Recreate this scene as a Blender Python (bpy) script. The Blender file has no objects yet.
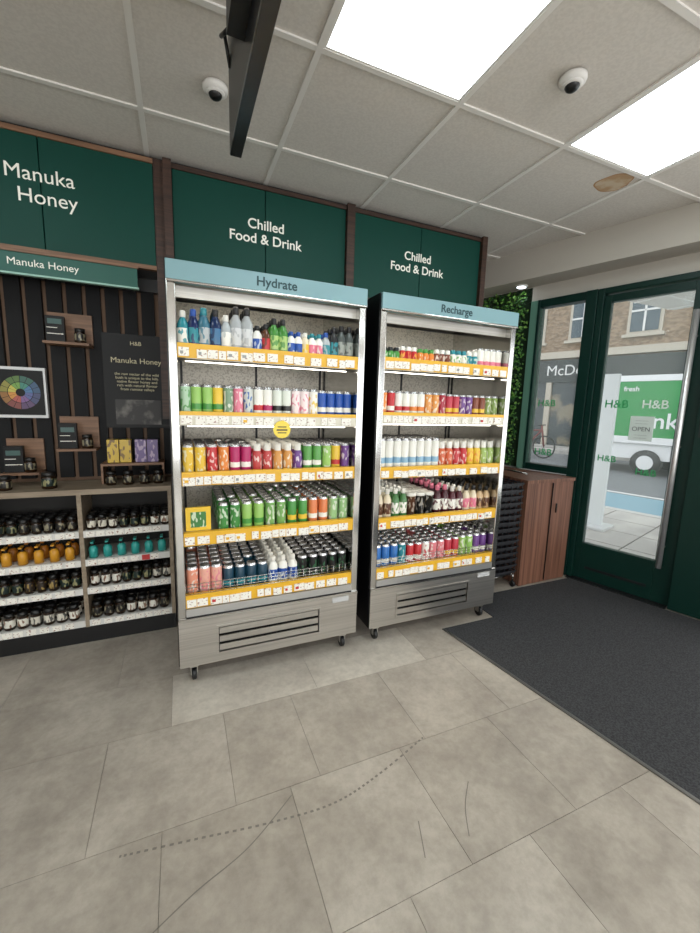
import bpy, math, random
from mathutils import Matrix, Vector
random.seed(4)
bpy.context.scene.view_settings.view_transform='Standard'
# ------------------------------------------------------------------ materials
def lin(c):
    c=c/255.0
    return c/12.92 if c<=0.04045 else ((c+0.055)/1.055)**2.4
def col(c): return (lin(c[0]),lin(c[1]),lin(c[2]),1)
MC={}
def mat(name,c,rough=.5,metal=0,emit=0,noise=None,alpha=None,trans=0,bump=0,spec=None):
    if name in MC: return MC[name]
    m=bpy.data.materials.new(name); m.use_nodes=True; nt=m.node_tree; b=nt.nodes['Principled BSDF']
    b.inputs['Base Color'].default_value=col(c); b.inputs['Roughness'].default_value=rough; b.inputs['Metallic'].default_value=metal
    if spec is not None: b.inputs['Specular IOR Level'].default_value=spec
    if emit: 
        b.inputs['Emission Color'].default_value=col(c); b.inputs['Emission Strength'].default_value=emit
    if trans: b.inputs['Transmission Weight'].default_value=trans
    if alpha is not None: b.inputs['Alpha'].default_value=alpha
    if noise:  # (color2, scale(x,y,z), lo, hi, detail)
        c2,sc,lo,hi,det=noise
        tc=nt.nodes.new('ShaderNodeTexCoord'); mp=nt.nodes.new('ShaderNodeMapping'); mp.inputs['Scale'].default_value=sc
        nz=nt.nodes.new('ShaderNodeTexNoise'); nz.inputs['Scale'].default_value=1; nz.inputs['Detail'].default_value=det
        cr=nt.nodes.new('ShaderNodeValToRGB'); cr.color_ramp.elements[0].position=lo; cr.color_ramp.elements[1].position=hi
        cr.color_ramp.elements[0].color=col(c); cr.color_ramp.elements[1].color=col(c2)
        L=nt.links.new; L(tc.outputs['Object'],mp.inputs['Vector']); L(mp.outputs['Vector'],nz.inputs['Vector']); L(nz.outputs['Fac'],cr.inputs['Fac']); L(cr.outputs['Color'],b.inputs['Base Color'])
        if bump:
            bp=nt.nodes.new('ShaderNodeBump'); bp.inputs['Strength'].default_value=bump; bp.inputs['Distance'].default_value=.005
            L(nz.outputs['Fac'],bp.inputs['Height']); L(bp.outputs['Normal'],b.inputs['Normal'])
    MC[name]=m; return m
def label(c,c2):
    c2=tuple(int(c[i]*.25+c2[i]*.75) for i in range(3))
    return mat('label_%d_%d_%d_%d_%d_%d'%(*c,*c2),c,.3,0,noise=(c2,(85,85,42),.57,.61,0))
def plain(c,r=.35): return mat('plain_%d_%d_%d'%tuple(c),c,r)
STEEL=mat('brushed_steel',(204,200,194),.36,1,noise=((180,177,171),(2,2,160),.3,.7,3))
CHROME=mat('chrome',(200,199,196),.14,1)
SATIN=mat('satin_handle_steel',(225,225,225),.35,.8)
DARKM=mat('dark_metal',(28,28,30),.4,.3)
BLACK=mat('black_plastic',(14,14,16),.35)
WHITE=mat('white_paint',(226,224,220),.6)
GREEN=mat('sign_green',(6,64,54),.5,spec=.25)
GREENF=mat('frame_green',(7,42,35),.4,spec=.3)
WALNUT=mat('walnut',(72,48,37),.5,noise=((44,30,23),(3,3,90),.35,.7,4))
WOODL=mat('light_wood_trim',(142,106,80),.5,noise=((106,76,55),(4,60,60),.35,.7,4))
CABW=mat('cabinet_walnut',(140,97,78),.45,noise=((92,60,46),(70,70,1.6),.35,.68,4))
YEL=mat('rail_yellow',(226,174,44),.4)
TICK=mat('ticket_white',(238,234,224),.5,noise=((160,120,108),(90,90,160),.6,.66,1))
REDT=mat('ticket_red',(190,50,50),.5)
FBACK=mat('fridge_back_steel',(192,186,174),.4,.3,noise=((160,155,145),(120,120,120),.5,.6,1))
LED=mat('led_strip',(255,248,232),.5,emit=8)
GLASS=mat('window_glass',(235,245,240),.02,0,alpha=.10,spec=.4)
# ------------------------------------------------------------------ mesh builder
class MB:
    def __init__(s): s.v=[];s.f=[];s.m=[];s.sm=[];s.mats=[]
    def mi(s,m):
        if m not in s.mats: s.mats.append(m)
        return s.mats.index(m)
    def add(s,vs,fs,m,smooth=False,M=None):
        o=len(s.v)
        for p in vs:
            p=Vector(p); s.v.append(M@p if M is not None else p)
        k=s.mi(m)
        for f in fs: s.f.append([o+i for i in f]); s.m.append(k); s.sm.append(smooth)
    def box(s,x0,x1,y0,y1,z0,z1,m,M=None):
        if x0>x1:x0,x1=x1,x0
        if y0>y1:y0,y1=y1,y0
        s.add([(x0,y0,z0),(x1,y0,z0),(x1,y1,z0),(x0,y1,z0),(x0,y0,z1),(x1,y0,z1),(x1,y1,z1),(x0,y1,z1)],
              [(0,3,2,1),(4,5,6,7),(0,1,5,4),(1,2,6,5),(2,3,7,6),(3,0,4,7)],m,False,M)
    def prism(s,poly,z0,z1,m,M=None):
        n=len(poly); vs=[(p[0],p[1],z0) for p in poly]+[(p[0],p[1],z1) for p in poly]
        fs=[tuple(range(n))[::-1],tuple(range(n,2*n))]+[(i,(i+1)%n,n+(i+1)%n,n+i) for i in range(n)]
        s.add(vs,fs,m,False,M)
    def lathe(s,cx,cy,z0,prof,seg=12,M=None):
        o=len(s.v)
        for r,z,_ in prof:
            for k in range(seg):
                a=2*math.pi*k/seg; p=Vector((cx+r*math.cos(a),cy+r*math.sin(a),z0+z)); s.v.append(M@p if M is not None else p)
        for i in range(len(prof)-1):
            k=s.mi(prof[i+1][2])
            for j in range(seg):
                a=o+i*seg+j;b=o+i*seg+(j+1)%seg
                s.f.append([a,b,b+seg,a+seg]); s.m.append(k); s.sm.append(True)
        s.f.append([o+j for j in range(seg)][::-1]); s.m.append(s.mi(prof[0][2])); s.sm.append(False)
        e=o+(len(prof)-1)*seg
        s.f.append([e+j for j in range(seg)]); s.m.append(s.mi(prof[-1][2])); s.sm.append(False)
    def tube(s,pts,r,m,seg=8):
        for a,b in zip(pts[:-1],pts[1:]):
            a=Vector(a);b=Vector(b);d=b-a
            if d.length<1e-6: continue
            q=d.to_track_quat('Z','Y').to_matrix().to_4x4(); q.translation=a
            s.lathe(0,0,0,[(r,0,m),(r,d.length,m)],seg,q)
    def build(s,name,parent=None,bevel=0):
        me=bpy.data.meshes.new(name)
        xs=[p.x for p in s.v];ys=[p.y for p in s.v];zs=[p.z for p in s.v]
        c=Vector(((min(xs)+max(xs))/2,(min(ys)+max(ys))/2,min(zs)))
        me.from_pydata([tuple(p-c) for p in s.v],[],s.f)
        for m in s.mats: me.materials.append(m)
        for p,k,q in zip(me.polygons,s.m,s.sm): p.material_index=k; p.use_smooth=q
        me.update()
        ob=bpy.data.objects.new(name,me); bpy.context.collection.objects.link(ob)
        ob.location=c
        if parent: ob.parent=parent; ob.location=c-parent.location
        if bevel:
            bv=ob.modifiers.new('bevel','BEVEL'); bv.width=bevel; bv.segments=2; bv.limit_method='ANGLE'
        return ob
def empty(name,loc):
    e=bpy.data.objects.new(name,None); e.empty_display_size=.1; e.location=loc; bpy.context.collection.objects.link(e); return e
def text(name,body,loc,size,m,parent=None,rot=None,align='CENTER',bold=.0,space=1.0,ext=.0008):
    cu=bpy.data.curves.new(name,'FONT'); cu.body=body; cu.size=size; cu.align_x=align; cu.align_y='CENTER'; cu.offset=bold; cu.extrude=ext; cu.space_line=space
    cu.materials.append(m); ob=bpy.data.objects.new(name,cu); bpy.context.collection.objects.link(ob)
    R=rot if rot is not None else Matrix.Rotation(math.pi/2,3,'X')
    M=R.to_4x4(); M.translation=Vector(loc)-(parent.location if parent else Vector((0,0,0)))
    if parent: ob.parent=parent
    ob.matrix_local=M
    return ob
H=2.524
# shopfront local frame
P0=Vector((2.85,2.11,0)); DIR=Vector((.281,-.9597,0)); OUT=Vector((.9597,.281,0))
SF=Matrix(((DIR.x,OUT.x,0,P0.x),(DIR.y,OUT.y,0,P0.y),(0,0,1,0),(0,0,0,1)))
def S(u,w,z=0): return SF@Vector((u,w,z))
RSF=Matrix(((DIR.x,0,-OUT.x),(DIR.y,0,-OUT.y),(0,1,0)))
# ------------------------------------------------------------------ floor
def floormat(name,c,c2):
    m=mat(name,c,.32,noise=(c2,(4.5,4.5,4.5),.30,.74,14),spec=.5); nt=m.node_tree; b=nt.nodes['Principled BSDF']
    base=b.inputs['Base Color'].links[0].from_socket
    tc=[n for n in nt.nodes if n.type=='TEX_COORD'][0]
    n2=nt.nodes.new('ShaderNodeTexNoise'); n2.inputs['Scale'].default_value=26; n2.inputs['Detail'].default_value=8; n2.inputs['Roughness'].default_value=.7
    r2=nt.nodes.new('ShaderNodeValToRGB'); r2.color_ramp.elements[0].position=.36; r2.color_ramp.elements[1].position=.62
    r2.color_ramp.elements[0].color=(.76,.75,.74,1); r2.color_ramp.elements[1].color=(1,1,1,1)
    mx=nt.nodes.new('ShaderNodeMix'); mx.data_type='RGBA'; mx.blend_type='MULTIPLY'; mx.inputs[0].default_value=.8
    L=nt.links.new; L(tc.outputs['Object'],n2.inputs['Vector']); L(n2.outputs['Fac'],r2.inputs['Fac']); L(base,mx.inputs[6]); L(r2.outputs['Color'],mx.inputs[7]); L(mx.outputs[2],b.inputs['Base Color'])
    return m
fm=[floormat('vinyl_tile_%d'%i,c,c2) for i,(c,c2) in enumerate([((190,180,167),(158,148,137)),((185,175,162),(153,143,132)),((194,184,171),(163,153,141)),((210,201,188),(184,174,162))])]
grout=mat('floor_joint',(132,124,114),.7)
b=MB(); b.prism([(-3.5,-4),(4.62,-4),(2.86,2.1),(2.6,3.05),(-3.5,3.05)],-.1,-.003,grout)
def tiles(y0,y1,edges,special=None):
    for a,c in zip(edges[:-1],edges[1:]):
        lim=2.86+(2.1-(y0+y1)/2)*.29
        if a>lim: continue
        c=min(c,lim)
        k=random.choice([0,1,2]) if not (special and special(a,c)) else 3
        g=.0008
        b.box(a+g,c-g,y0+g,y1-g,-.003,0,fm[k])
def rng(off): return [off+.43*i for i in range(-8,12) if -3.5<off+.43*i<4.6]
tiles(2.335,3.05,rng(.1)); tiles(1.91,2.335,rng(-.3))
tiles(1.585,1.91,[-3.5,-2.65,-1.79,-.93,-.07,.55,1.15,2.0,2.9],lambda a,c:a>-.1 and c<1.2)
tiles(1.16,1.585,[-3.5,-2.43,-2,-1.57,-1.14,-.71,-.29,.13,.42,.86,1.3,1.75,2.2,2.65,3.1])
tiles(.735,1.16,[-3.5,-2.2,-1.78,-1.38,-.95,-.52,-.09,.31,.74,1.17,1.6,2.03,2.46,2.9,3.3])
y=.735;k=0
while y>-4:
    tiles(max(y-.425,-4),y,rng(.1+.21*(k%2))); y-=.425;k+=1
b.build('floor')
sc=mat('scuff_rubber',(120,113,105),.5); b=MB()
def ribbon(pts,w,dash=0,gap=0):
    P=[]
    for i in range(len(pts)-1):
        p0=Vector(pts[max(i-1,0)]);p1=Vector(pts[i]);p2=Vector(pts[i+1]);p3=Vector(pts[min(i+2,len(pts)-1)])
        for k in range(20):
            t=k/20; P.append(.5*((2*p1)+(-p0+p2)*t+(2*p0-5*p1+4*p2-p3)*t*t+(-p0+3*p1-3*p2+p3)*t**3))
    for i in range(len(P)-1):
        if dash and (i%(dash+gap))>=dash: continue
        d=(P[i+1]-P[i]).normalized(); n=Vector((-d.y,d.x))*w/2
        q=[P[i]+n,P[i]-n,P[i+1]-n,P[i+1]+n]
        b.add([(a.x,a.y,.0008) for a in q],[(0,1,2,3)],sc)
ribbon([(-.2,1.13),(0,1.1),(.22,1.065),(.43,1.05),(.62,1.09),(.86,1.17)],.007,1,1)
ribbon([(-.12,.9),(0,.96),(.15,1.02),(.31,1.13)],.0035)
ribbon([(.78,.80),(.83,.88),(.9,.95)],.003); ribbon([(.62,.80),(.66,.9)],.003)
b.build('floor_scuff_marks')
# entrance mat
matm=mat('mat_charcoal',(62,62,64),.95,noise=((36,36,38),(150,150,150),.4,.62,3),bump=.5)
b=MB(); b.prism([(1.415,1.795),(1.60,.55),(1.76,-.6),(3.6,-.6),(2.80,2.06),(2.25,2.06),(1.80,2.06),(1.795,1.795)],0,.005,matm)
mt=mat('mat_edge_trim',(120,118,114),.4,.8)
b.prism([(1.40,1.795),(1.415,1.795),(1.60,.55),(1.76,-.6),(1.745,-.6),(1.585,.55)],0,.006,mt)
b.build('entrance_mat')
# ------------------------------------------------------------------ ceiling
tilem=mat('ceiling_tile',(222,217,210),.9,noise=((214,209,202),(90,90,90),.4,.6,4),spec=.1)
gridm=mat('ceiling_grid_white',(236,233,228),.5)
b=MB(); gx=-.1115; gy=2.1162
lights=[(1,1),(3,1),(-2,1),(-4,3),(1,4),(3,4),(-2,4),(1,7),(4,7),(-2,7),(-5,6)]
for i in range(-6,9):
    for j in range(-1,11):
        x0=gx+i*.6; y1=gy-j*.6; y0=y1-.6
        if (i,j) in lights: continue
        xa=max(x0,-3.5); ya=max(y0,-4); yb=min(y1,3.05)
        if yb<=ya or x0+.6<=xa: continue
        b.box(xa,x0+.6,ya,yb,H+.006,H+.03,tilem)
b.box(-3.5,5.4,gy+.6,3.05,H+.006,H+.03,tilem)
for i in range(-5,10): b.box(gx+i*.6-.011,gx+i*.6+.011,-4,3.05,H-.001,H+.008,gridm)
for j in range(-1,11): b.box(-3.5,5.2,gy-j*.6-.011,gy-j*.6+.011,H-.0005,H+.0075,gridm)
st=mat('water_stain',(206,188,162),.9,noise=((188,154,118),(14,14,14),.4,.6,3)); st2=mat('water_stain_edge',(178,140,102),.9)
def blob(x,y,r,z,m):
    P=[(x+r*(1+.06*math.sin(3*a)+.04*math.sin(5*a+1))*math.cos(a),y+r*(1+.06*math.sin(3*a)+.04*math.sin(5*a+1))*math.sin(a)) for a in [k*math.pi/14 for k in range(28)]]
    b.prism(P,z,H+.0062,m)
blob(2.19,1.62,.09,H+.0055,st2); blob(2.19,1.62,.082,H+.005,st)
b.build('ceiling')
pan=mat('led_panel_glow',(232,246,250),.5,emit=7.0)
for n,(i,j) in enumerate(lights):
    x0=gx+i*.6;y1=gy-j*.6
    b=MB(); b.box(x0+.014,x0+.586,y1-.586,y1-.014,H+.004,H+.02,pan)
    for a in [(x0+.011,x0+.02,y1-.589,y1-.011),(x0+.58,x0+.589,y1-.589,y1-.011),(x0+.02,x0+.58,y1-.589,y1-.58),(x0+.02,x0+.58,y1-.02,y1-.011)]: b.box(*a,H+.001,H+.02,gridm)
    b.build('ceiling_light_panel')
for (x,y) in [(.17,1.85),(1.38,1.23)]:
    b=MB()
    b.lathe(x,y,H-.022,[(.036,0,WHITE),(.045,.005,WHITE),(.048,.012,WHITE),(.048,.022,WHITE)],24)
    b.lathe(x,y,H-.044,[(.004,0,BLACK),(.014,.002,BLACK),(.022,.008,BLACK),(.026,.016,BLACK),(.027,.024,BLACK)],20)
    b.lathe(x,y,H-.028,[(.027,0,WHITE),(.034,.003,WHITE),(.038,.008,WHITE)],24)
    b.build('dome_security_camera')
# hanging tv
e=empty('hanging_tv_screen',(.2,1.1,2.13))
b=MB(); b.box(.188,.216,.62,1.53,2.14,2.475,BLACK); b.build('tv_body',e,.006)
b=MB(); b.box(.216,.222,.63,1.52,2.15,2.465,mat('tv_screen',(10,12,14),.08)); b.build('tv_glass',e)
b=MB(); b.box(.184,.188,.615,1.535,2.135,2.48,BLACK); b.box(.184,.188,.61,1.54,2.131,2.137,mat('tv_bezel',(130,132,134),.3,.8)); b.box(.186,.222,.61,1.54,2.128,2.14,mat('tv_gloss_black',(34,35,37),.25)); b.build('tv_bezel',e)
b=MB(); b.box(.14,.185,.95,1.2,2.22,2.42,DARKM); b.box(.15,.18,1.05,1.1,2.3,H,DARKM); b.box(.12,.21,1.0,1.15,H-.015,H,DARKM)
b.tube([(.16,1.2,H-.02),(.155,1.25,2.42),(.165,1.32,2.38),(.185,1.35,2.40)],.006,BLACK); b.tube([(.165,1.36,2.36),(.15,1.42,2.38),(.165,1.47,2.43),(.185,1.5,2.36)],.006,BLACK)
b.build('tv_mount',e)
# ------------------------------------------------------------------ walls
WALLM=mat('wall_grey',(222,220,215),.8)
b=MB(); b.box(-3.6,2.75,3.05,3.15,-.1,2.7,WALLM); b.build('wall_back')
b=MB(); b.box(-3.6,-3.5,-4,3.05,-.1,2.7,WALLM); b.build('wall_left')
b=MB(); b.box(-3.6,4.8,-4.1,-4,-.1,.3,WALLM); b.box(-3.6,4.8,-4.1,-4,2.3,2.7,WALLM); b.box(-3.6,-3.0,-4.1,-4,.3,2.3,WALLM); b.box(4.2,4.8,-4.1,-4,.3,2.3,WALLM); b.build('wall_rear')
b=MB()
for x in (-3.0,-1.2,.6,2.4,4.14): b.box(x,x+.06,-4.08,-4.02,.3,2.3,GREENF)
b.box(-3,4.2,-4.08,-4.02,.3,.36,GREENF); b.box(-3,4.2,-4.08,-4.02,2.24,2.3,GREENF); b.box(-3,4.2,-4.055,-4.05,.36,2.24,GLASS); b.build('added_rear_window')  # unseen glazing behind the camera, added to go with the rear fill light
fas=mat('fascia_grey',(186,180,170),.7)
b=MB(); b.prism([(2.32,3.05),(2.39,2.84),(4.58,-4),(4.66,-4),(2.58,3.05)],2.31,H+.01,fas); b.build('trim_bulkhead')
b=MB(); b.box(-.99,6.3,0,.12,2.19,2.7,fas,SF); b.box(4.9,6.3,0,.12,-.1,2.19,fas,SF); b.box(-1.1,-.5,.03,.12,-.1,2.31,WALLM,SF); b.box(-.5,0,.03,.1,-.1,.80,WALLM,SF); b.build('wall_right')
b=MB()
p=(2.60,2.62)
b.lathe(p[0],p[1],2.299,[(.045,0,WHITE),(.05,.005,WHITE),(.05,.011,WHITE)],24); b.lathe(p[0],p[1],2.2965,[(.034,0,pan),(.034,.003,pan)],20)
b.build('recessed_downlight')
# ------------------------------------------------------------------ shopfront: window + door
TEAL=mat('window_frame_teal',(96,140,122),.4)
e=empty('window_1',S(-.25,.03,.82))
b=MB()
b.box(-.50,-.42,-.03,.06,.815,2.19,TEAL,SF); b.box(-.44,-.42,-.035,.06,.815,2.19,GREENF,SF)
b.box(-.42,-.08,-.03,.06,.815,.87,GREENF,SF); b.box(-.42,-.08,-.03,.06,2.13,2.19,GREENF,SF); b.box(-.08,-.002,-.04,.06,0.01,2.19,GREENF,SF)
b.build('window_frame',e,.003)
b=MB(); b.box(-.42,-.08,.012,.018,.87,2.13,GLASS,SF); b.build('window_pane',e)
e=empty('door_1',S(.33,0,0))
b=MB(); b.box(0,.04,-.03,.07,0.01,2.19,GREENF,SF); b.box(.04,.66,-.03,.07,2.15,2.19,GREENF,SF); b.box(.66,.86,-.05,.07,0.01,2.19,GREENF,SF)
b.build('door_frame',e,.003)
b=MB(); b.box(.042,.085,-.01,.04,.015,2.14,GREENF,SF); b.box(.55,.655,-.01,.04,.015,2.14,GREENF,SF); b.box(.085,.55,-.01,.04,2.09,2.14,GREENF,SF); b.box(.085,.55,-.01,.04,.015,.30,GREENF,SF)
b.box(.12,.52,-.014,-.01,.10,.12,DARKM,SF)
b.build('door_leaf',e,.004)
b=MB(); b.box(.085,.55,.012,.02,.30,2.09,GLASS,SF); b.build('door_glass',e)
b=MB()
pts=[S(.585,-.075,.28),S(.585,-.075,1.95)]
b.tube(pts,.017,SATIN,16)
for z in (.42,1.1,1.8): b.tube([S(.585,-.075,z),S(.585,-.008,z)],.01,SATIN)
b.build('door_handle',e)
b=MB(); b.box(.68,.83,-.056,-.05,1.17,1.30,mat('notice_black',(20,30,28),.4),SF); b.build('push_notice',e)
text('push_notice_text','PUSH TO\nOPEN',S(.755,-.058,1.235),.026,WHITE,e,RSF)
b=MB(); b.box(0.01,.65,-.06,.1,0.0,.010,DARKM,SF); b.build('door_sill',e)
dec=mat('decal_green',(50,150,90),.5); decw=mat('decal_white',(235,240,235),.5)
for u,z,s,m in [(.19,1.37,.08,dec),(.42,1.37,.08,decw),(.17,.97,.065,dec),(.42,.90,.065,dec)]: text('glass_decal','H&B',S(u,.010,z),s,m,e,RSF,bold=.0008)
b=MB(); b.box(.29,.43,.006,.011,1.12,1.29,mat('open_paper',(214,224,218),.6),SF); b.build('open_sign_paper',e)
text('open_text','OPEN',S(.36,.004,1.2),.042,mat('grey_text',(110,120,118),.5),e,RSF)
for z in (1.24,1.16,1.14,1.26): text('open_lines','-------------',S(.36,.004,z),.018,mat('grey_text',(110,120,118),.5),e,RSF)
w=bpy.data.objects['window_1']
for u,z in [(-.31,1.37),(-.30,.97)]: text('glass_decal','H&B',S(u,.008,z),.075,dec,w,RSF,bold=.0008)
b=MB()
for z0,z1 in ((.0,.3),(2.13,2.19)): b.box(.86,4.9,-.03,.06,z0+.01,z1,GREENF,SF)
for u in (1.9,2.9,3.9,4.84): b.box(u,u+.06,-.035,.065,.3,2.13,GREENF,SF)
b.box(.86,4.84,.012,.018,.3,2.13,GLASS,SF); b.build('window_2')  # unseen shopfront glazing, made large to let more light into the room
# hedge wall
leafs=[mat('leaf_%d'%i,c,.5) for i,c in enumerate([(54,108,42),(84,144,54),(124,174,74),(32,76,34)])]
b=MB(); b.box(-1.08,-.51,0,.028,.82,2.305,mat('hedge_back',(18,42,18),.9),SF)
for i in range(3400):
    u=random.uniform(-1.06,-.53); z=random.uniform(.84,2.28); w0=random.uniform(-.075,-.005); s=random.uniform(.010,.026)
    R=Matrix.Rotation(random.uniform(0,6.28),4,'Y')@Matrix.Rotation(random.uniform(-.9,.9),4,'X'); T=SF@Matrix.Translation((u,w0,z))@R
    b.add([(0,0,0),(s*.45,-.003,s*.5),(0,0,s*1.2),(-s*.45,-.003,s*.5)],[(0,1,2,3)],random.choice(leafs),False,T)
b.build('artificial_hedge_wall')
# cabinet under window
b=MB(); poly=[(2.29,2.08),(2.775,2.09),(2.745,2.3),(2.60,2.84),(2.29,2.84)]
b.prism(poly,.0055,.785,CABW)
b.prism([(2.28,2.07),(2.778,2.08),(2.755,2.28),(2.60,2.85),(2.28,2.85)],.785,.81,CABW)
b.box(2.545,2.548,2.075,2.09,.02,.78,DARKM)
b.tube([(2.60,2.078,.55),(2.60,2.078,.62)],.005,DARKM)
b.build('wooden_cabinet')
# stack of baskets
bk=mat('basket_black',(38,38,42),.5)
e=empty('shopping_basket_stack',(2.05,2.25,0))
b=MB()
for i in range(15):
    z=.10+i*.047
    for k in range(3):
        x0,x1,y0,y1=1.84+.012*(2-k),2.265-.012*(2-k),2.09+.012*(2-k),2.42-.012*(2-k)
        zz=z+k*.014
        t=.004
        b.box(x0,x1,y0-t,y0+t,zz-t,zz+t,bk);b.box(x0,x1,y1-t,y1+t,zz-t,zz+t,bk);b.box(x0-t,x0+t,y0,y1,zz-t,zz+t,bk);b.box(x1-t,x1+t,y0,y1,zz-t,zz+t,bk)
for x in [1.86+.05*i for i in range(9)]:
    b.box(x,x+.005,2.10,2.106,.10,.80,bk); b.box(x,x+.005,2.40,2.406,.10,.80,bk)
for y in [2.12+.05*i for i in range(6)]:
    b.box(1.855,1.861,y,y+.005,.10,.80,bk); b.box(2.246,2.252,y,y+.005,.10,.80,bk)
b.box(1.87,2.24,2.115,2.395,.10,.11,bk)
b.build('baskets',e)
b=MB()
for (x,y) in [(1.86,2.10),(2.25,2.10),(1.86,2.4),(2.25,2.4)]:
    b.tube([(x,y,.05),(x,y,.10)],.006,CHROME)
    q=Matrix.Rotation(math.pi/2,4,'Y'); q.translation=(x-.01,y,.024); b.lathe(0,0,0,[(.02,0,BLACK),(.024,.004,BLACK),(.024,.016,BLACK),(.02,.02,BLACK)],14,q)
b.tube([(1.86,2.1,.095),(2.25,2.1,.095),(2.25,2.4,.095),(1.86,2.4,.095),(1.86,2.1,.095)],.006,CHROME)
b.tube([(2.27,2.42,.09),(2.27,2.42,.86),(2.27,2.08,.86)],.006,CHROME)
b.build('basket_trolley',e)
# ------------------------------------------------------------------ signs
SW=mat('sign_white',(240,238,228),.5,emit=.1)
def sign(name,x0,x1,z0,z1,splits,lines,size,left=False):
    e=empty(name,((x0+x1)/2,2.43,z0))
    b=MB()
    ed=[x0]+splits+[x1]
    for a,c in zip(ed[:-1],ed[1:]): b.box(a+.002,c-.002,2.432,2.455,z0+.02,z1-.022,GREEN)
    b.build('sign_board',e,.002)
    b=MB(); b.box(x0,x1,2.455,2.47,z0,z1,BLACK)
    b.box(x0,x1,2.426,2.46,z1-.022,z1,WOODL if left else WALNUT); b.box(x0,x1,2.426,2.46,z0,z0+.02,WOODL if left else WALNUT)
    b.build('sign_frame',e)
    for body,cx,cz in lines: text('sign_text',body,(cx,2.430,cz),size,SW,e,bold=.0 if left else .0009)
    return e
sign('shop_sign_board',-1.04,-.085,1.97,2.497,[-.56],[('Manuka',-.56,2.31),('Honey',-.535,2.215)],.088,True)
sign('shop_sign_board',0.0,.97,1.97,2.497,[.48],[('Chilled',.485,2.29),('Food & Drink',.485,2.215)],.073)
sign('shop_sign_board',1.02,2.0,1.97,2.497,[1.51],[('Chilled',1.49,2.285),('Food & Drink',1.49,2.21)],.073)
b=MB()
for x0,x1 in [(-.085,-.04),(-.04,0.0),(.97,1.02),(2.0,2.04)]:
    b.box(x0,x1,2.405 if x0!=-.085 else 2.44,2.62,1.2,2.505,WALNUT)
b.box(-.085,2.04,2.47,2.6,2.497,H,BLACK); b.box(-1.04,-.085,2.47,2.6,2.497,H,BLACK)
b.box(-.04,2.04,2.60,2.66,0,2.5,DARKM); b.box(2.0,2.04,2.44,3.04,0,2.5,WALNUT)
b.build('trim_1')
e=empty('shelf_header_sign',(-.5,2.4,1.86))
b=MB(); b.box(-1.04,-.175,2.40,2.415,1.862,1.958,mat('strip_green',(12,84,72),.4)); b.box(-1.04,-.17,2.392,2.42,1.955,1.967,WOODL); b.box(-1.04,-.17,2.392,2.42,1.856,1.864,mat('strip_edge',(150,190,176),.4)); b.build('header_strip',e)
text('header_text','Manuka Honey',(-.565,2.398,1.912),.046,SW,e,bold=.0)
# ------------------------------------------------------------------ left honey wall: slats
b=MB(); b.box(-2.4,-.05,2.66,2.70,.8,1.97,mat('slat_back',(120,94,74),.7)); 
x=-2.38
while x<-.08:
    b.box(x,x+.066,2.63,2.66,.86,1.97,mat('slat_black',(14,14,16),.6,spec=.25)); x+=.088
b.box(-2.4,-.05,2.62,2.66,1.90,1.985,BLACK); b.box(-2.4,-.05,2.47,2.66,1.97,1.985,BLACK)
b.build('slatted_wall_panel')
e=empty('honey_display_shelf',(-.5,2.5,0))
b=MB(); CT=mat('counter_wood',(150,134,114),.5,noise=((126,110,92),(4,40,40),.4,.7,3)); SHW=mat('shelf_edge_white',(215,213,208),.4)
b.box(-1.4,-.055,2.34,2.63,.815,.842,CT); b.box(-1.4,-.055,2.36,2.64,0,.095,BLACK)
b.box(-1.4,-.055,2.60,2.63,.095,.815,mat('shelf_back_dark',(38,36,34),.7))
for x in (-.93,-.495,-.075): b.box(x,x+.02,2.345,2.6,.095,.815,CT)
b.build('carcass',e)
b=MB()
for z in (.62,.465,.31,.13):
    for x0,x1 in ((-1.4,-.93),(-.91,-.495),(-.475,-.075)):
        b.box(x0,x1,2.35,2.6,z-.012,z,SHW); b.box(x0,x1,2.34,2.35,z-.03,z+.004,SHW)
        x=x0+.012
        while x<x1-.045: 
            b.box(x,x+.038,2.336,2.34,z-.027,z+.001,TICK if random.random()<.9 else REDT); x+=.044+random.choice([0,0,.01])
b.build('shelf_boards',e)
def jar(b,x,y,z,r,h,body,lid,lab):
    b.lathe(x,y,z,[(r*.9,0,body),(r,.004,body),(r,h*.18,body),(r*1.01,h*.19,lab),(r*1.01,h*.62,lab),(r,h*.64,body),(r*.85,h*.74,body),(r*.9,h*.75,lid),(r*.9,h,lid)],14)
def pump(b,x,y,z,r,h,c):
    b.lathe(x,y,z,[(r,0,c),(r,h*.5,c),(r*.5,h*.62,c),(r*.3,h*.66,BLACK),(r*.3,h*.8,BLACK)],12)
    b.box(x-.007,x+.007,y-.03,y+.01,z+h*.8,z+h*.87,c)
HB=mat('honey_amber',(40,24,12),.15); LID=mat('lid_black',(16,15,15),.35)
hl=[label((34,32,30),(170,160,130)),label((218,212,196),(70,60,50)),label((206,200,186),(40,40,40)),label((24,40,36),(180,170,120)),label((44,34,26),(190,160,90)),label((226,222,210),(100,60,40))]
for ri,z in enumerate((.62,.465,.31,.13)):
    for bi,(x0,x1) in enumerate(((-1.4,-.93),(-.91,-.495),(-.475,-.075))):
        b=MB(); x=x0+.03; cnt=0
        while x<x1-.02:
            if cnt%3==0: lb=random.choice(hl)
            cnt+=1
            if ri==1 and bi==1: pump(b,x,2.39,z,.021,.11,plain((206,146,40))); pump(b,x+.006,2.46,z,.021,.11,plain((170,104,26)))
            elif ri==1 and bi==2: pump(b,x,2.39,z,.021,.105,plain((50,158,150)))
            else:
                r=.021 if ri<3 else .024
                for yy in (2.385,2.44,2.5): jar(b,x,yy,z+.0005,r,.078 if ri<2 else .088,HB,LID,lb)
            x+=(.050 if ri<3 else .055)+(.016 if ri==1 and bi>0 else 0)
        b.build('honey_jars' if not(ri==1 and bi>0) else 'honey_pump_bottles')
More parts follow.
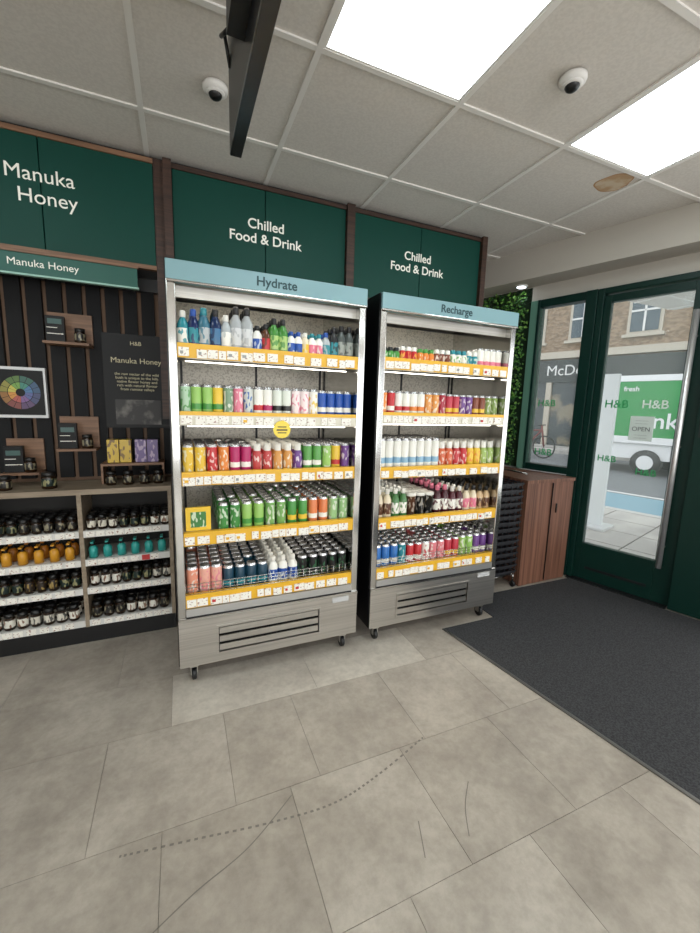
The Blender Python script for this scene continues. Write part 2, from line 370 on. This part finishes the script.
# things on slat wall
b=MB(); pb=mat('poster_black',(16,16,17),.5,spec=.3); b.box(-.38,-.055,2.605,2.628,1.14,1.66,pb)
b.box(-.33,-.10,2.601,2.605,1.16,1.30,mat('poster_photo',(40,37,36),.5,noise=((120,116,110),(14,14,14),.5,.7,4)))
pe=empty('honey_poster',(-.2,2.6,1.14)); b.build('poster_board',pe)
CRT=mat('cream_text',(206,196,160),.5)
text('poster_title','Manuka Honey',(-.215,2.602,1.515),.042,CRT,pe)
text('poster_logo','H&B',(-.215,2.602,1.61),.03,CRT,pe)
text('poster_body','the raw nectar of the wild\nbush is unique to the hills\nnative flower honey and\nrich with natural flavour\nfrom remote valleys',(-.215,2.602,1.40),.021,CRT,pe,space=1.0)
def cubby(x0,x1,z0,z1,items):
    e=empty('small_wooden_shelf',((x0+x1)/2,2.55,z0)); b=MB()
    b.box(x0,x1,2.50,2.628,z0,z0+.012,WOODL); b.box(x0,x1,2.615,2.628,z0,z1,WOODL); b.build('bracket_shelf',e)
    b=MB(); 
    b.box(x0+.01,x0+.09,2.53,2.56,z0+.012,z0+.012+(z1-z0)*.75,pb); b.box(x0+.015,x0+.085,2.528,2.53,z0+.05,z0+.054,TICK); b.box(x0+.015,x0+.06,2.528,2.53,z0+.08,z0+.083,TICK); b.box(x0+.02,x0+.08,2.528,2.53,z0+.10,z0+.125,plain((50,84,80)))
    b.build('honey_box',e)
    b=MB(); jar(b,x1-.045,2.54,z0+.012,.026,.075,HB,LID,hl[0]); b.build('honey_jar_display',e)
cubby(-.62,-.42,1.57,1.74,0); cubby(-.60,-.42,1.02,1.20,0); cubby(-.84,-.68,.90,1.08,0)
b=MB(); b.box(-.86,-.645,2.60,2.628,1.19,1.45,plain((215,215,215))); b.box(-.85,-.655,2.597,2.60,1.205,1.435,pb)
WR=[(70,120,170),(60,140,120),(120,170,70),(210,200,80),(220,150,60),(190,90,80),(130,90,150),(90,100,160)]
cx,cz=-.755,1.32
for k in range(16):
    a0=k*math.pi/8; a1=a0+math.pi/8-.03
    for r0,r1,sh in ((.02,.052,.9),(.055,.085,.65)):
        c=tuple(int(v*sh) for v in WR[k//2]); vs=[]
        for t in range(4): a=a0+(a1-a0)*t/3; vs+=[(cx+r0*math.cos(a),2.5962,cz+r0*math.sin(a)),(cx+r1*math.cos(a),2.5962,cz+r1*math.sin(a))]
        b.add(vs,[(0,1,3,2),(2,3,5,4),(4,5,7,6)],plain(c))
b.build('framed_flavour_wheel')
b=MB()
for i,(x,c,c2) in enumerate([(-.37,(206,170,40),(90,60,20)),(-.31,(206,170,40),(90,60,20)),(-.235,(100,76,130),(200,180,200)),(-.175,(100,76,130),(200,180,200))]):
    b.box(x,x+.055,2.50,2.56,.955,1.08,label(c,c2))
b.box(-.40,-.09,2.47,2.62,.94,.953,WOODL)
for x in (-.37,-.29,-.21,-.14): jar(b,x+.02,2.44,.8425,.026,.075,HB,LID,hl[0])
b.box(-.40,-.39,2.47,2.62,.843,.94,WOODL); b.box(-.10,-.09,2.47,2.62,.843,.94,WOODL)
b.build('honey_gift_box_riser')
b=MB(); jar(b,-.62,2.42,.8425,.033,.085,HB,LID,hl[3]); jar(b,-.80,2.42,.8425,.028,.07,HB,LID,hl[0]); b.build('honey_jar')
# ------------------------------------------------------------------ fridges
F=1.807; B=2.40
def fridge(x0,x1,title,shelves,tx,zt=1.848):
    e=empty('open_display_fridge',((x0+x1)/2,F+.3,0)); T=.034
    b=MB()
    b.box(x0,x0+T,F,B,.095,zt,CHROME); b.box(x1-T,x1,F,B,.095,zt,CHROME)
    b.box(x0,x1,F+.02,B,zt-.03,zt,STEEL); 
    b.build('side_panels',e,.004)
    b=MB(); b.box(x0-.004,x0,F+.01,B,.1,zt,BLACK); b.box(x1,x1+.004,F+.01,B,.1,zt,BLACK); b.build('outer_skins',e)
    b=MB(); b.box(x0+T,x1-T,B-.06,B-.02,.40,zt-.04,FBACK); b.build('back_panel',e)
    hd=mat('header_aqua',(126,160,166),.25)
    b=MB(); b.box(x0,x1,F-.012,F+.05,1.772,zt,hd); b.box(x0,x1,F-.014,F-.008,1.764,1.774,CHROME); b.build('header_box',e,.004)
    b=MB(); b.box(x0+T,x1-T,F+.045,F+.055,1.72,1.765,STEEL); b.box(x0+T+.02,x1-T-.02,F+.06,F+.075,1.745,1.757,LED)
    for z in [s-.05 for s in shelves[:-1]]: b.box(x0+T+.03,x1-T-.03,F+.075,F+.083,z-.004,z,LED)
    b.build('led_strips',e)
    text('header_text',title,(tx,F-.0125,1.81),.054,mat('header_ink',(20,60,66),.5),e,bold=.0008)
    b=MB()
    for i,z in enumerate(shelves):
        deck=z
        b.box(x0+T,x1-T,F+.03,B-.06,deck-.012,deck,STEEL)
        b.box(x0+T,x1-T,F+.008,F+.03,deck-.045,deck+.004,STEEL)
        b.box(x0+T,x1-T,F+.003,F+.03,deck-.002,deck+.014,YEL)
        b.box(x0+T,x1-T,F+.004,F+.009,deck-.045,deck+.001,YEL if i!=1 else plain((214,208,190)))
        x=x0+T+.004
        while x<x1-T-.035:
            w=random.choice([.03,.04,.045,.05])
            dz=random.uniform(-.003,.003)
            b.box(x,min(x+w,x1-T),F-.001,F+.004,deck-.041+dz,deck-.006+dz,TICK)
            if random.random()<.2: b.box(x+.006,x+w*.45,F-.002,F-.001,deck-.03,deck-.018,random.choice([REDT,YEL,plain((150,150,146))]))
            x+=w+random.choice([.002,.003,.004,.012,.03])
    for xx in (x0+T+.01,x1-T-.02,(x0+x1)/2): b.box(xx,xx+.012,B-.065,B-.06,.42,1.7,DARKM)
    b.build('shelves',e)
    z=shelves[-1]
    b=MB(); b.box(x0+T,x1-T,F-.004,F+.03,z-.085,z-.047,mat('bumper_grey',(190,190,188),.35,.8)); b.box(x0+T,x1-T,F-.006,F-.002,z-.09,z-.083,BLACK)
    for k in range(4): b.tube([(x0+T,F+.012,z+.015+k*.016),(x1-T,F+.012,z+.015+k*.016)],.0016,CHROME,6)
    n=26
    for k in range(n): xx=x0+T+(x1-x0-2*T)*k/(n-1); b.tube([(xx,F+.012,z),(xx,F+.012,z+.063)],.0014,CHROME,6)
    b.build('wire_guard',e)
    b=MB(); gx0,gx1=x0+.17,x1-.21; gz0,gz1=.145,.27
    zb=z-.09
    b.box(x0,gx0,F-.004,F+.01,.097,zb,STEEL); b.box(gx1,x1,F-.004,F+.01,.097,zb,STEEL); b.box(gx0,gx1,F-.004,F+.01,.097,gz0,STEEL); b.box(gx0,gx1,F-.004,F+.01,gz1,zb,STEEL)
    b.box(gx0,gx1,F+.03,F+.04,gz0,gz1,BLACK)
    for k in range(3):
        z0=gz0+.005+(gz1-gz0)*k/3; b.box(gx0+.004,gx1-.004,F-.001,F+.004,z0,z0+.029,STEEL)
    for a in ((gx0-.008,gx0,gz0-.008,gz1+.008),(gx1,gx1+.008,gz0-.008,gz1+.008),(gx0,gx1,gz0-.008,gz0),(gx0,gx1,gz1,gz1+.008)): b.box(a[0],a[1],F-.008,F-.003,a[2],a[3],STEEL)
    b.box(gx1+.07,gx1+.16,F-.008,F-.004,.29,.315,plain((190,190,190)))
    b.box(x0,x1,F+.01,B,.095,.12,DARKM); 
    b.box(x0+.01,x1-.01,F+.04,B,.12,zb,DARKM)
    b.box(x0,x1,F-.008,F-.003,zb-.008,zb,CHROME)
    b.build('base_panel',e)
    b=MB()
    for x in (x0+.06,x1-.06):
        for y in (F+.05,B-.06):
            b.box(x-.018,x+.018,y-.02,y+.02,.07,.095,STEEL); b.box(x-.016,x-.012,y-.014,y+.014,.03,.07,STEEL); b.box(x+.012,x+.016,y-.014,y+.014,.03,.07,STEEL)
            q=Matrix.Rotation(math.pi/2,4,'Y'); q.translation=(x-.011,y,.031); b.lathe(0,0,0,[(.026,0,BLACK),(.031,.004,BLACK),(.031,.018,BLACK),(.026,.022,BLACK)],18,q)
    b.build('castor_wheels',e)
    return e
SILV=mat('can_silver',(200,200,202),.25,.9)
def can(b,x,y,z,r,h,c,c2,cap):
    L=label(c,c2)
    b.lathe(x,y,z,[(r*.82,0,SILV),(r,h*.05,SILV),(r,h*.12,L),(r,h*.80,L),(r,h*.90,plain(c)),(r*.84,h*.965,SILV),(r*.84,h,SILV),(r*.74,h*.985,SILV)],12)
def can2(b,x,y,z,r,h,c,c2,cap):
    L=label(c,c2); P=plain(c2); Q=plain(c)
    b.lathe(x,y,z,[(r*.82,0,SILV),(r,h*.05,SILV),(r,h*.18,Q),(r,h*.22,P),(r,h*.36,P),(r,h*.38,L),(r,h*.9,Q),(r*.84,h*.965,SILV),(r*.84,h,SILV),(r*.74,h*.985,SILV)],12)
def bottle(b,x,y,z,r,h,c,c2,cap):
    L=label(c2,c); P=plain(c,.15); C=plain(cap)
    b.lathe(x,y,z,[(r*.9,0,P),(r,h*.03,P),(r,h*.14,P),(r*1.01,h*.15,L),(r*1.01,h*.52,L),(r,h*.53,P),(r*.95,h*.64,P),(r*.6,h*.76,P),(r*.42,h*.82,P),(r*.5,h*.83,C),(r*.5,h*.96,C),(r*.42,h,C)],12)
def shot(b,x,y,z,r,h,c,c2,cap):
    L=label(c,c2); P=plain(c); C=plain(cap)
    b.lathe(x,y,z,[(r*.9,0,P),(r,h*.1,L),(r,h*.62,L),(r*.7,h*.74,P),(r*.72,h*.76,C),(r*.7,h,C)],12)
def cup(b,x,y,z,r,h,c,c2,cap):
    L=label(c,c2); C=plain(cap)
    b.lathe(x,y,z,[(r*.8,0,L),(r*.97,h*.86,L),(r*1.05,h*.87,C),(r*1.03,h*.95,C),(r*.9,h,C)],14)
K={'can':can,'can2':can2,'bot':bottle,'shot':shot,'cup':cup}
def stock(name,x0,x1,z,segs,depth,y0=F+.062):
    tot=sum(n*2*r for n,k,r,*_ in segs); cnt=sum(s[0] for s in segs); gap=(x1-x0-tot)/cnt
    b=MB(); x=x0
    for n,k,r,h,c,c2,cap in segs:
        for i in range(n):
            x+=r+gap/2
            for d in range(depth):
                if d and random.random()<.06: continue
                if y0+r-.02+d*(2*r+.006)>B-.09: continue
                K[k](b,x+random.uniform(-.001,.001),y0+r-.02+d*(2*r+.006),z+.0005,r,h,c,c2,cap)
            x+=r+gap/2
    b.build(name)
W=(236,234,226);BK=(24,24,26);YE=(228,190,60);GR=(70,146,64);LG=(150,194,100);BL=(34,80,164);RD=(192,44,50);PK=(222,122,146);PU=(108,64,136);OR=(226,134,56);TE=(44,136,148);NB=(24,40,86);BR=(90,56,38);CR=(224,210,182);MG=(180,36,98)
S1=[1.522,1.245,.985,.715,.425]; S2=[1.535,1.262,.975,.70,.42]
fridge(-.0343,.8365,'Hydrate',S1,.405); fridge(.9166,1.7828,'Recharge',S2,1.355)
a,c=.004,.797
CL=(176,182,184)
stock('drink_bottles',a,c,S1[0],[(1,'bot',.024,.15,TE,W,W),(1,'bot',.025,.16,NB,TE,BL),(1,'bot',.027,.17,(60,110,130),CL,TE),(1,'bot',.027,.17,(20,40,80),(60,110,150),BK),(1,'bot',.024,.15,CL,W,W),(2,'bot',.028,.19,(170,174,176),(206,208,208),BK),(1,'bot',.024,.12,W,BL,BK),(1,'bot',.022,.13,BR,RD,BK),(2,'bot',.025,.16,(70,134,60),(170,200,120),BK),(2,'bot',.021,.11,W,BL,BL),(1,'bot',.021,.11,CR,YE,W),(2,'bot',.021,.11,W,PK,TE),(1,'bot',.024,.12,CL,TE,BL),(1,'bot',.024,.15,BK,TE,BK),(2,'bot',.024,.16,(80,86,84),(150,156,150),BK)],3)
stock('drink_cans',a,c,S1[1],[(1,'can',.0225,.13,(170,200,170),GR,W),(2,'can2',.0225,.13,LG,GR,W),(1,'can2',.0225,.13,YE,GR,W),(1,'can',.0225,.13,(120,150,120),W,W),(1,'can',.0225,.13,PK,W,W),(1,'can',.0225,.13,(200,205,200),BL,W),(1,'can2',.0225,.13,W,RD,W),(1,'can2',.0225,.13,W,MG,W),(2,'can2',.0225,.13,(220,225,215),BK,W),(2,'can',.0225,.13,(240,225,225),PK,W),(1,'can',.0225,.13,W,YE,W),(4,'can2',.0225,.125,BL,W,W)],3)
stock('drink_cans',a,c,S1[2],[(2,'can',.0235,.13,YE,W,W),(1,'can',.0235,.13,RD,W,W),(1,'can',.0235,.13,OR,W,W),(2,'can2',.0235,.13,MG,W,W),(2,'shot',.023,.13,(190,64,64),W,W),(2,'shot',.023,.13,(214,150,76),W,W),(1,'shot',.023,.13,PU,W,W),(2,'can2',.0235,.13,(90,156,76),W,W),(1,'can',.0235,.13,LG,W,W),(1,'can2',.0235,.13,YE,RD,W),(1,'can',.0235,.13,PU,W,W)],6)
stock('drink_cans',a+.14,c,S1[3],[(2,'can',.0235,.13,(66,136,66),W,W),(2,'can2',.0235,.13,LG,GR,W),(2,'can',.0235,.13,(116,166,90),W,W),(2,'can2',.0235,.13,GR,YE,W),(2,'can2',.0235,.13,(222,126,74),W,W),(2,'can',.0235,.13,(154,196,136),W,W)],8)
stock('drink_cans',a,c,S1[4],[(1,'can',.0255,.13,(228,150,124),W,W),(2,'can',.0255,.13,(232,172,154),PK,W),(4,'can2',.0255,.115,(20,60,80),TE,W),(3,'bot',.024,.13,W,BL,W),(5,'can',.0255,.12,BK,(60,120,80),W)],8)
b=MB(); b.box(.01,.115,F+.035,F+.05,S1[3]+.0145,S1[3]+.12,mat('promo_card',(232,190,50),.4)); b.box(.03,.095,F+.033,F+.035,S1[3]+.03,S1[3]+.10,label((60,120,60),(240,240,220))); b.build('promo_card')
q=Matrix.Rotation(math.pi/2,4,'X'); q.translation=(.43,F-.003,1.185); b=MB(); b.lathe(0,0,0,[(.04,-.001,plain((236,208,64))),(.04,.001,plain((236,208,64)))],28,q); b.box(.405,.455,F-.0055,F-.0035,1.18,1.186,BLACK); b.box(.41,.45,F-.0055,F-.0035,1.195,1.199,BLACK); b.box(.41,.45,F-.0055,F-.0035,1.168,1.172,BLACK); b.build('round_price_sticker')
a,c=.955,1.744
stock('drink_bottles',a,c,S2[0],[(3,'shot',.018,.07,GR,W,BK),(3,'shot',.018,.08,RD,YE,W),(3,'shot',.018,.075,OR,W,GR),(3,'shot',.018,.08,(120,60,40),W,W),(3,'shot',.019,.085,W,GR,TE),(2,'shot',.019,.085,TE,W,W),(4,'can2',.022,.11,W,PK,W)],4)
stock('drink_cans',a,c,S2[1],[(1,'can',.022,.125,OR,W,W),(1,'can2',.022,.125,RD,W,W),(2,'can2',.022,.125,W,RD,W),(2,'can2',.022,.125,W,OR,W),(2,'can',.022,.125,(222,152,76),W,W),(1,'can',.022,.125,(164,36,56),W,W),(2,'can2',.022,.12,(190,60,76),YE,W),(2,'can',.022,.12,PU,W,W),(2,'can2',.022,.12,(130,70,50),YE,W),(2,'can',.022,.12,(126,150,76),W,W)],3)
stock('drink_cans',a,c,S2[2],[(8,'can2',.0235,.165,W,(140,180,206),W),(2,'shot',.024,.14,(206,96,56),W,W),(2,'shot',.024,.14,RD,W,W),(2,'shot',.024,.14,YE,OR,W),(2,'shot',.024,.14,(154,180,96),W,W)],5)
stock('drink_bottles',a,c,S2[3],[(2,'bot',.024,.16,CR,BR,W),(2,'bot',.024,.16,(70,120,66),W,W),(1,'cup',.028,.13,BR,W,W),(2,'cup',.028,.13,BK,W,W),(2,'bot',.025,.165,(70,24,34),W,PK),(2,'bot',.025,.15,(80,30,40),W,W),(2,'bot',.024,.15,CR,PK,BK),(2,'bot',.024,.14,(200,170,130),BR,BK)],6)
stock('drink_cans',a,c,S2[4],[(3,'can2',.0235,.13,(50,112,184),W,W),(1,'can',.0235,.13,TE,W,W),(2,'can2',.0235,.12,RD,W,W),(1,'can',.0235,.12,W,RD,W),(2,'can',.0235,.12,(222,130,138),W,W),(2,'can2',.0235,.125,(190,50,66),YE,W),(2,'can',.0235,.13,LG,W,W),(2,'can2',.0235,.13,PU,W,W)],8)
# ------------------------------------------------------------------ outside
OM=SF
b=MB(); pv=mat('paving',(190,186,178),.8,noise=((168,164,158),(2,2,2),.4,.6,5)); rd=mat('asphalt',(122,124,126),.85,noise=((102,104,106),(20,20,20),.4,.6,4))
b.box(-24,10,.13,3.2,-.24,-.12,mat('paving_joint',(136,132,126),.8),OM)
u=-12
while u<6:
    w=.14
    while w<3.1: b.box(u+.006,u+.59,w+.008,min(w+.59,3.1),-.12,-.05,pv,OM); w+=.6
    u+=.6
b.box(-24,10,3.1,3.25,-.24,-.045,plain((190,188,182),.7),OM)
b.box(-24,10,3.25,11,-.24,-.12,rd,OM); b.box(-24,10,3.5,4.9,-.12,-.117,mat('cycle_lane_blue',(124,158,170),.8),OM); b.box(-24,10,5.0,5.1,-.12,-.117,WHITE,OM); b.box(-24,10,11,13,-.24,0,pv,OM); b.build('street_ground')
b=MB(); br=mat('stock_brick',(158,136,112),.85,noise=((120,100,82),(6,6,14),.4,.65,4)); stn=plain((190,180,164),.8); gl=mat('dark_window',(70,84,92),.1)
b.box(-24,10,13.02,14,0,9,br,OM); b.box(-24,10,12.8,13.02,3.35,3.6,stn,OM); b.box(-24,10,12.85,13.02,2.45,3.3,mat('shopfront_fascia',(50,54,52),.4),OM); b.box(-24,10,12.95,13.02,.0,2.45,mat('shop_glass',(60,66,68),.15,noise=((130,120,100),(1.2,1.2,1.2),.5,.6,3)),OM)
for i in range(-12,5):
    u=i*1.9
    b.box(u,u+1.0,12.96,13.02,4.0,5.5,stn,OM); b.box(u+.1,u+.9,12.93,12.98,4.08,5.4,gl,OM); b.box(u+.1,u+.9,12.9,12.95,4.72,4.78,WHITE,OM); b.box(u+.47,u+.53,12.9,12.95,4.08,5.4,WHITE,OM); b.box(u-.1,u+1.1,12.85,13,3.9,4.0,stn,OM)
    b.box(u,u+1.0,12.96,13.02,6.4,7.8,stn,OM); b.box(u+.1,u+.9,12.93,12.98,6.5,7.7,gl,OM)
    b.box(u+1.3,u+1.5,12.85,13,0,2.45,stn,OM)
ob=b.build('street_building')
text('shop_fascia_lettering','McDo',S(-5.65,12.84,2.88),.55,WHITE,None,RSF,bold=.0)
e=empty('delivery_truck',S(.5,8,-.08))
tg=mat('truck_green',(14,140,60),.4); tw=plain((230,230,228),.3)
b=MB(); b.box(-2.55,3.2,8,10,.72,2.2,tg,OM); b.box(-2.55,3.2,7.985,8,2.08,2.22,tw,OM); b.box(-2.57,3.2,7.985,8,.62,.78,tw,OM); b.build('box_body',e,.02)
b=MB(); b.add([S(-3.1,8.05,.25),S(-1.1,8.05,.25),S(-1.1,8.05,1.0),S(-2.6,8.05,1.0),S(-3.0,8.05,.72),S(-3.1,9.95,.25),S(-1.1,9.95,.25),S(-1.1,9.95,1.0),S(-2.6,9.95,1.0),S(-3.0,9.95,.72)],[(4,3,2,1,0),(5,6,7,8,9),(0,1,6,5),(1,2,7,6),(2,3,8,7),(3,4,9,8),(4,0,5,9)],tw)
b.box(-1.1,3.1,8.2,9.8,.3,.62,DARKM,OM); b.box(-2.5,-1.9,8.03,8.05,.75,.97,gl,OM); b.build('cab',e)
b=MB()
for u in (-1.55,2.3):
    q=OM@Matrix.Translation((u,7.98,.18))@Matrix.Rotation(-math.pi/2,4,'X'); b.lathe(0,0,0,[(.17,-.0,tw),(.18,.02,BLACK),(.3,.0,BLACK),(.3,.25,BLACK)],22,q)
    q=OM@Matrix.Translation((u,9.8,.18))@Matrix.Rotation(-math.pi/2,4,'X'); b.lathe(0,0,0,[(.3,.0,BLACK),(.3,.2,BLACK)],22,q)
b.build('wheels',e)
text('truck_lettering','nkers',S(-.95,7.98,1.15),.5,tw,e,RSF,bold=.006)
text('truck_lettering','fresh',S(-2.0,7.98,1.9),.16,tw,e,RSF,bold=.003)
# parked bicycle
e=empty('parked_bicycle',S(-4.9,9,-.12)); b=MB()
for u in (-5.35,-4.4):
    pts=[S(u+.33*math.cos(t*math.pi/12),9,.235+.33*math.sin(t*math.pi/12)) for t in range(25)]; b.tube(pts,.025,BLACK,6)
    for t in range(6): b.tube([S(u,9,.235),S(u+.32*math.cos(t*math.pi/3),9,.235+.32*math.sin(t*math.pi/3))],.006,DARKM,5)
rdm=plain((120,50,46))
for p in [[(-5.35,.255),(-5.05,.7),(-4.5,.75),(-4.9,.27),(-5.35,.255)],[(-5.05,.7),(-4.9,.27)],[(-4.4,.255),(-4.52,.9)],[(-5.08,.66),(-5.12,.86)]]: b.tube([S(u,9,z) for u,z in p],.028,rdm,6)
b.tube([S(-4.52,8.75,.9),S(-4.52,9.25,.9)],.02,BLACK,6); b.box(-5.25,-5.0,8.93,9.07,.86,.92,BLACK,OM)
b.build('bicycle_frame',e)
b=MB(); b.box(-.62,-.40,1.9,1.96,-.02,1.75,plain((226,230,230),.6),OM); b.box(-.7,-.32,1.75,2.1,-.048,-.02,plain((210,210,210)),OM); b.build('pavement_banner')
# ------------------------------------------------------------------ world, added fill lights, camera
w=bpy.data.worlds.new('world'); bpy.context.scene.world=w; w.use_nodes=True
bg=w.node_tree.nodes['Background']; bg.inputs[0].default_value=(.88,.94,1,1); bg.inputs[1].default_value=1.8
def area(name,loc,direction,sx,sy,power,c):
    ld=bpy.data.lights.new(name,'AREA'); ld.shape='RECTANGLE'; ld.size=sx; ld.size_y=sy; ld.energy=power; ld.color=c
    o=bpy.data.objects.new(name,ld); bpy.context.collection.objects.link(o); o.location=loc; o.rotation_euler=Vector(direction).to_track_quat('-Z','Y').to_euler()
area('fill_light_rear',(.6,-4.3,1.2),(0,1,.12),6.5,2.0,160,(1,.98,.95))  # added fill from behind the camera, brightens ceiling and fridge fronts
area('fill_light_side',S(2.9,.3,1.2),tuple(-OUT+Vector((0,0,.12))),3.6,1.8,65,(1,.99,.97))  # added fill outside the side glazing, aimed in and slightly up
cd=bpy.data.cameras.new('camera'); cd.sensor_fit='HORIZONTAL'; cd.sensor_width=36; cd.lens=36*397.7/700; cd.clip_start=.02
co=bpy.data.objects.new('camera',cd); bpy.context.collection.objects.link(co)
yaw,pit,rol=.4057,-.1504,.0297
cy,sy,cp,sp=math.cos(yaw),math.sin(yaw),math.cos(pit),math.sin(pit)
fw=Vector((sy*cp,cy*cp,sp)); r0=Vector((cy,-sy,0)); u0=r0.cross(fw)
r=r0*math.cos(rol)+u0*math.sin(rol); u=-r0*math.sin(rol)+u0*math.cos(rol)
M=Matrix(((r.x,u.x,-fw.x,0),(r.y,u.y,-fw.y,0),(r.z,u.z,-fw.z,1.2999),(0,0,0,1)))
co.matrix_world=M; bpy.context.scene.camera=co
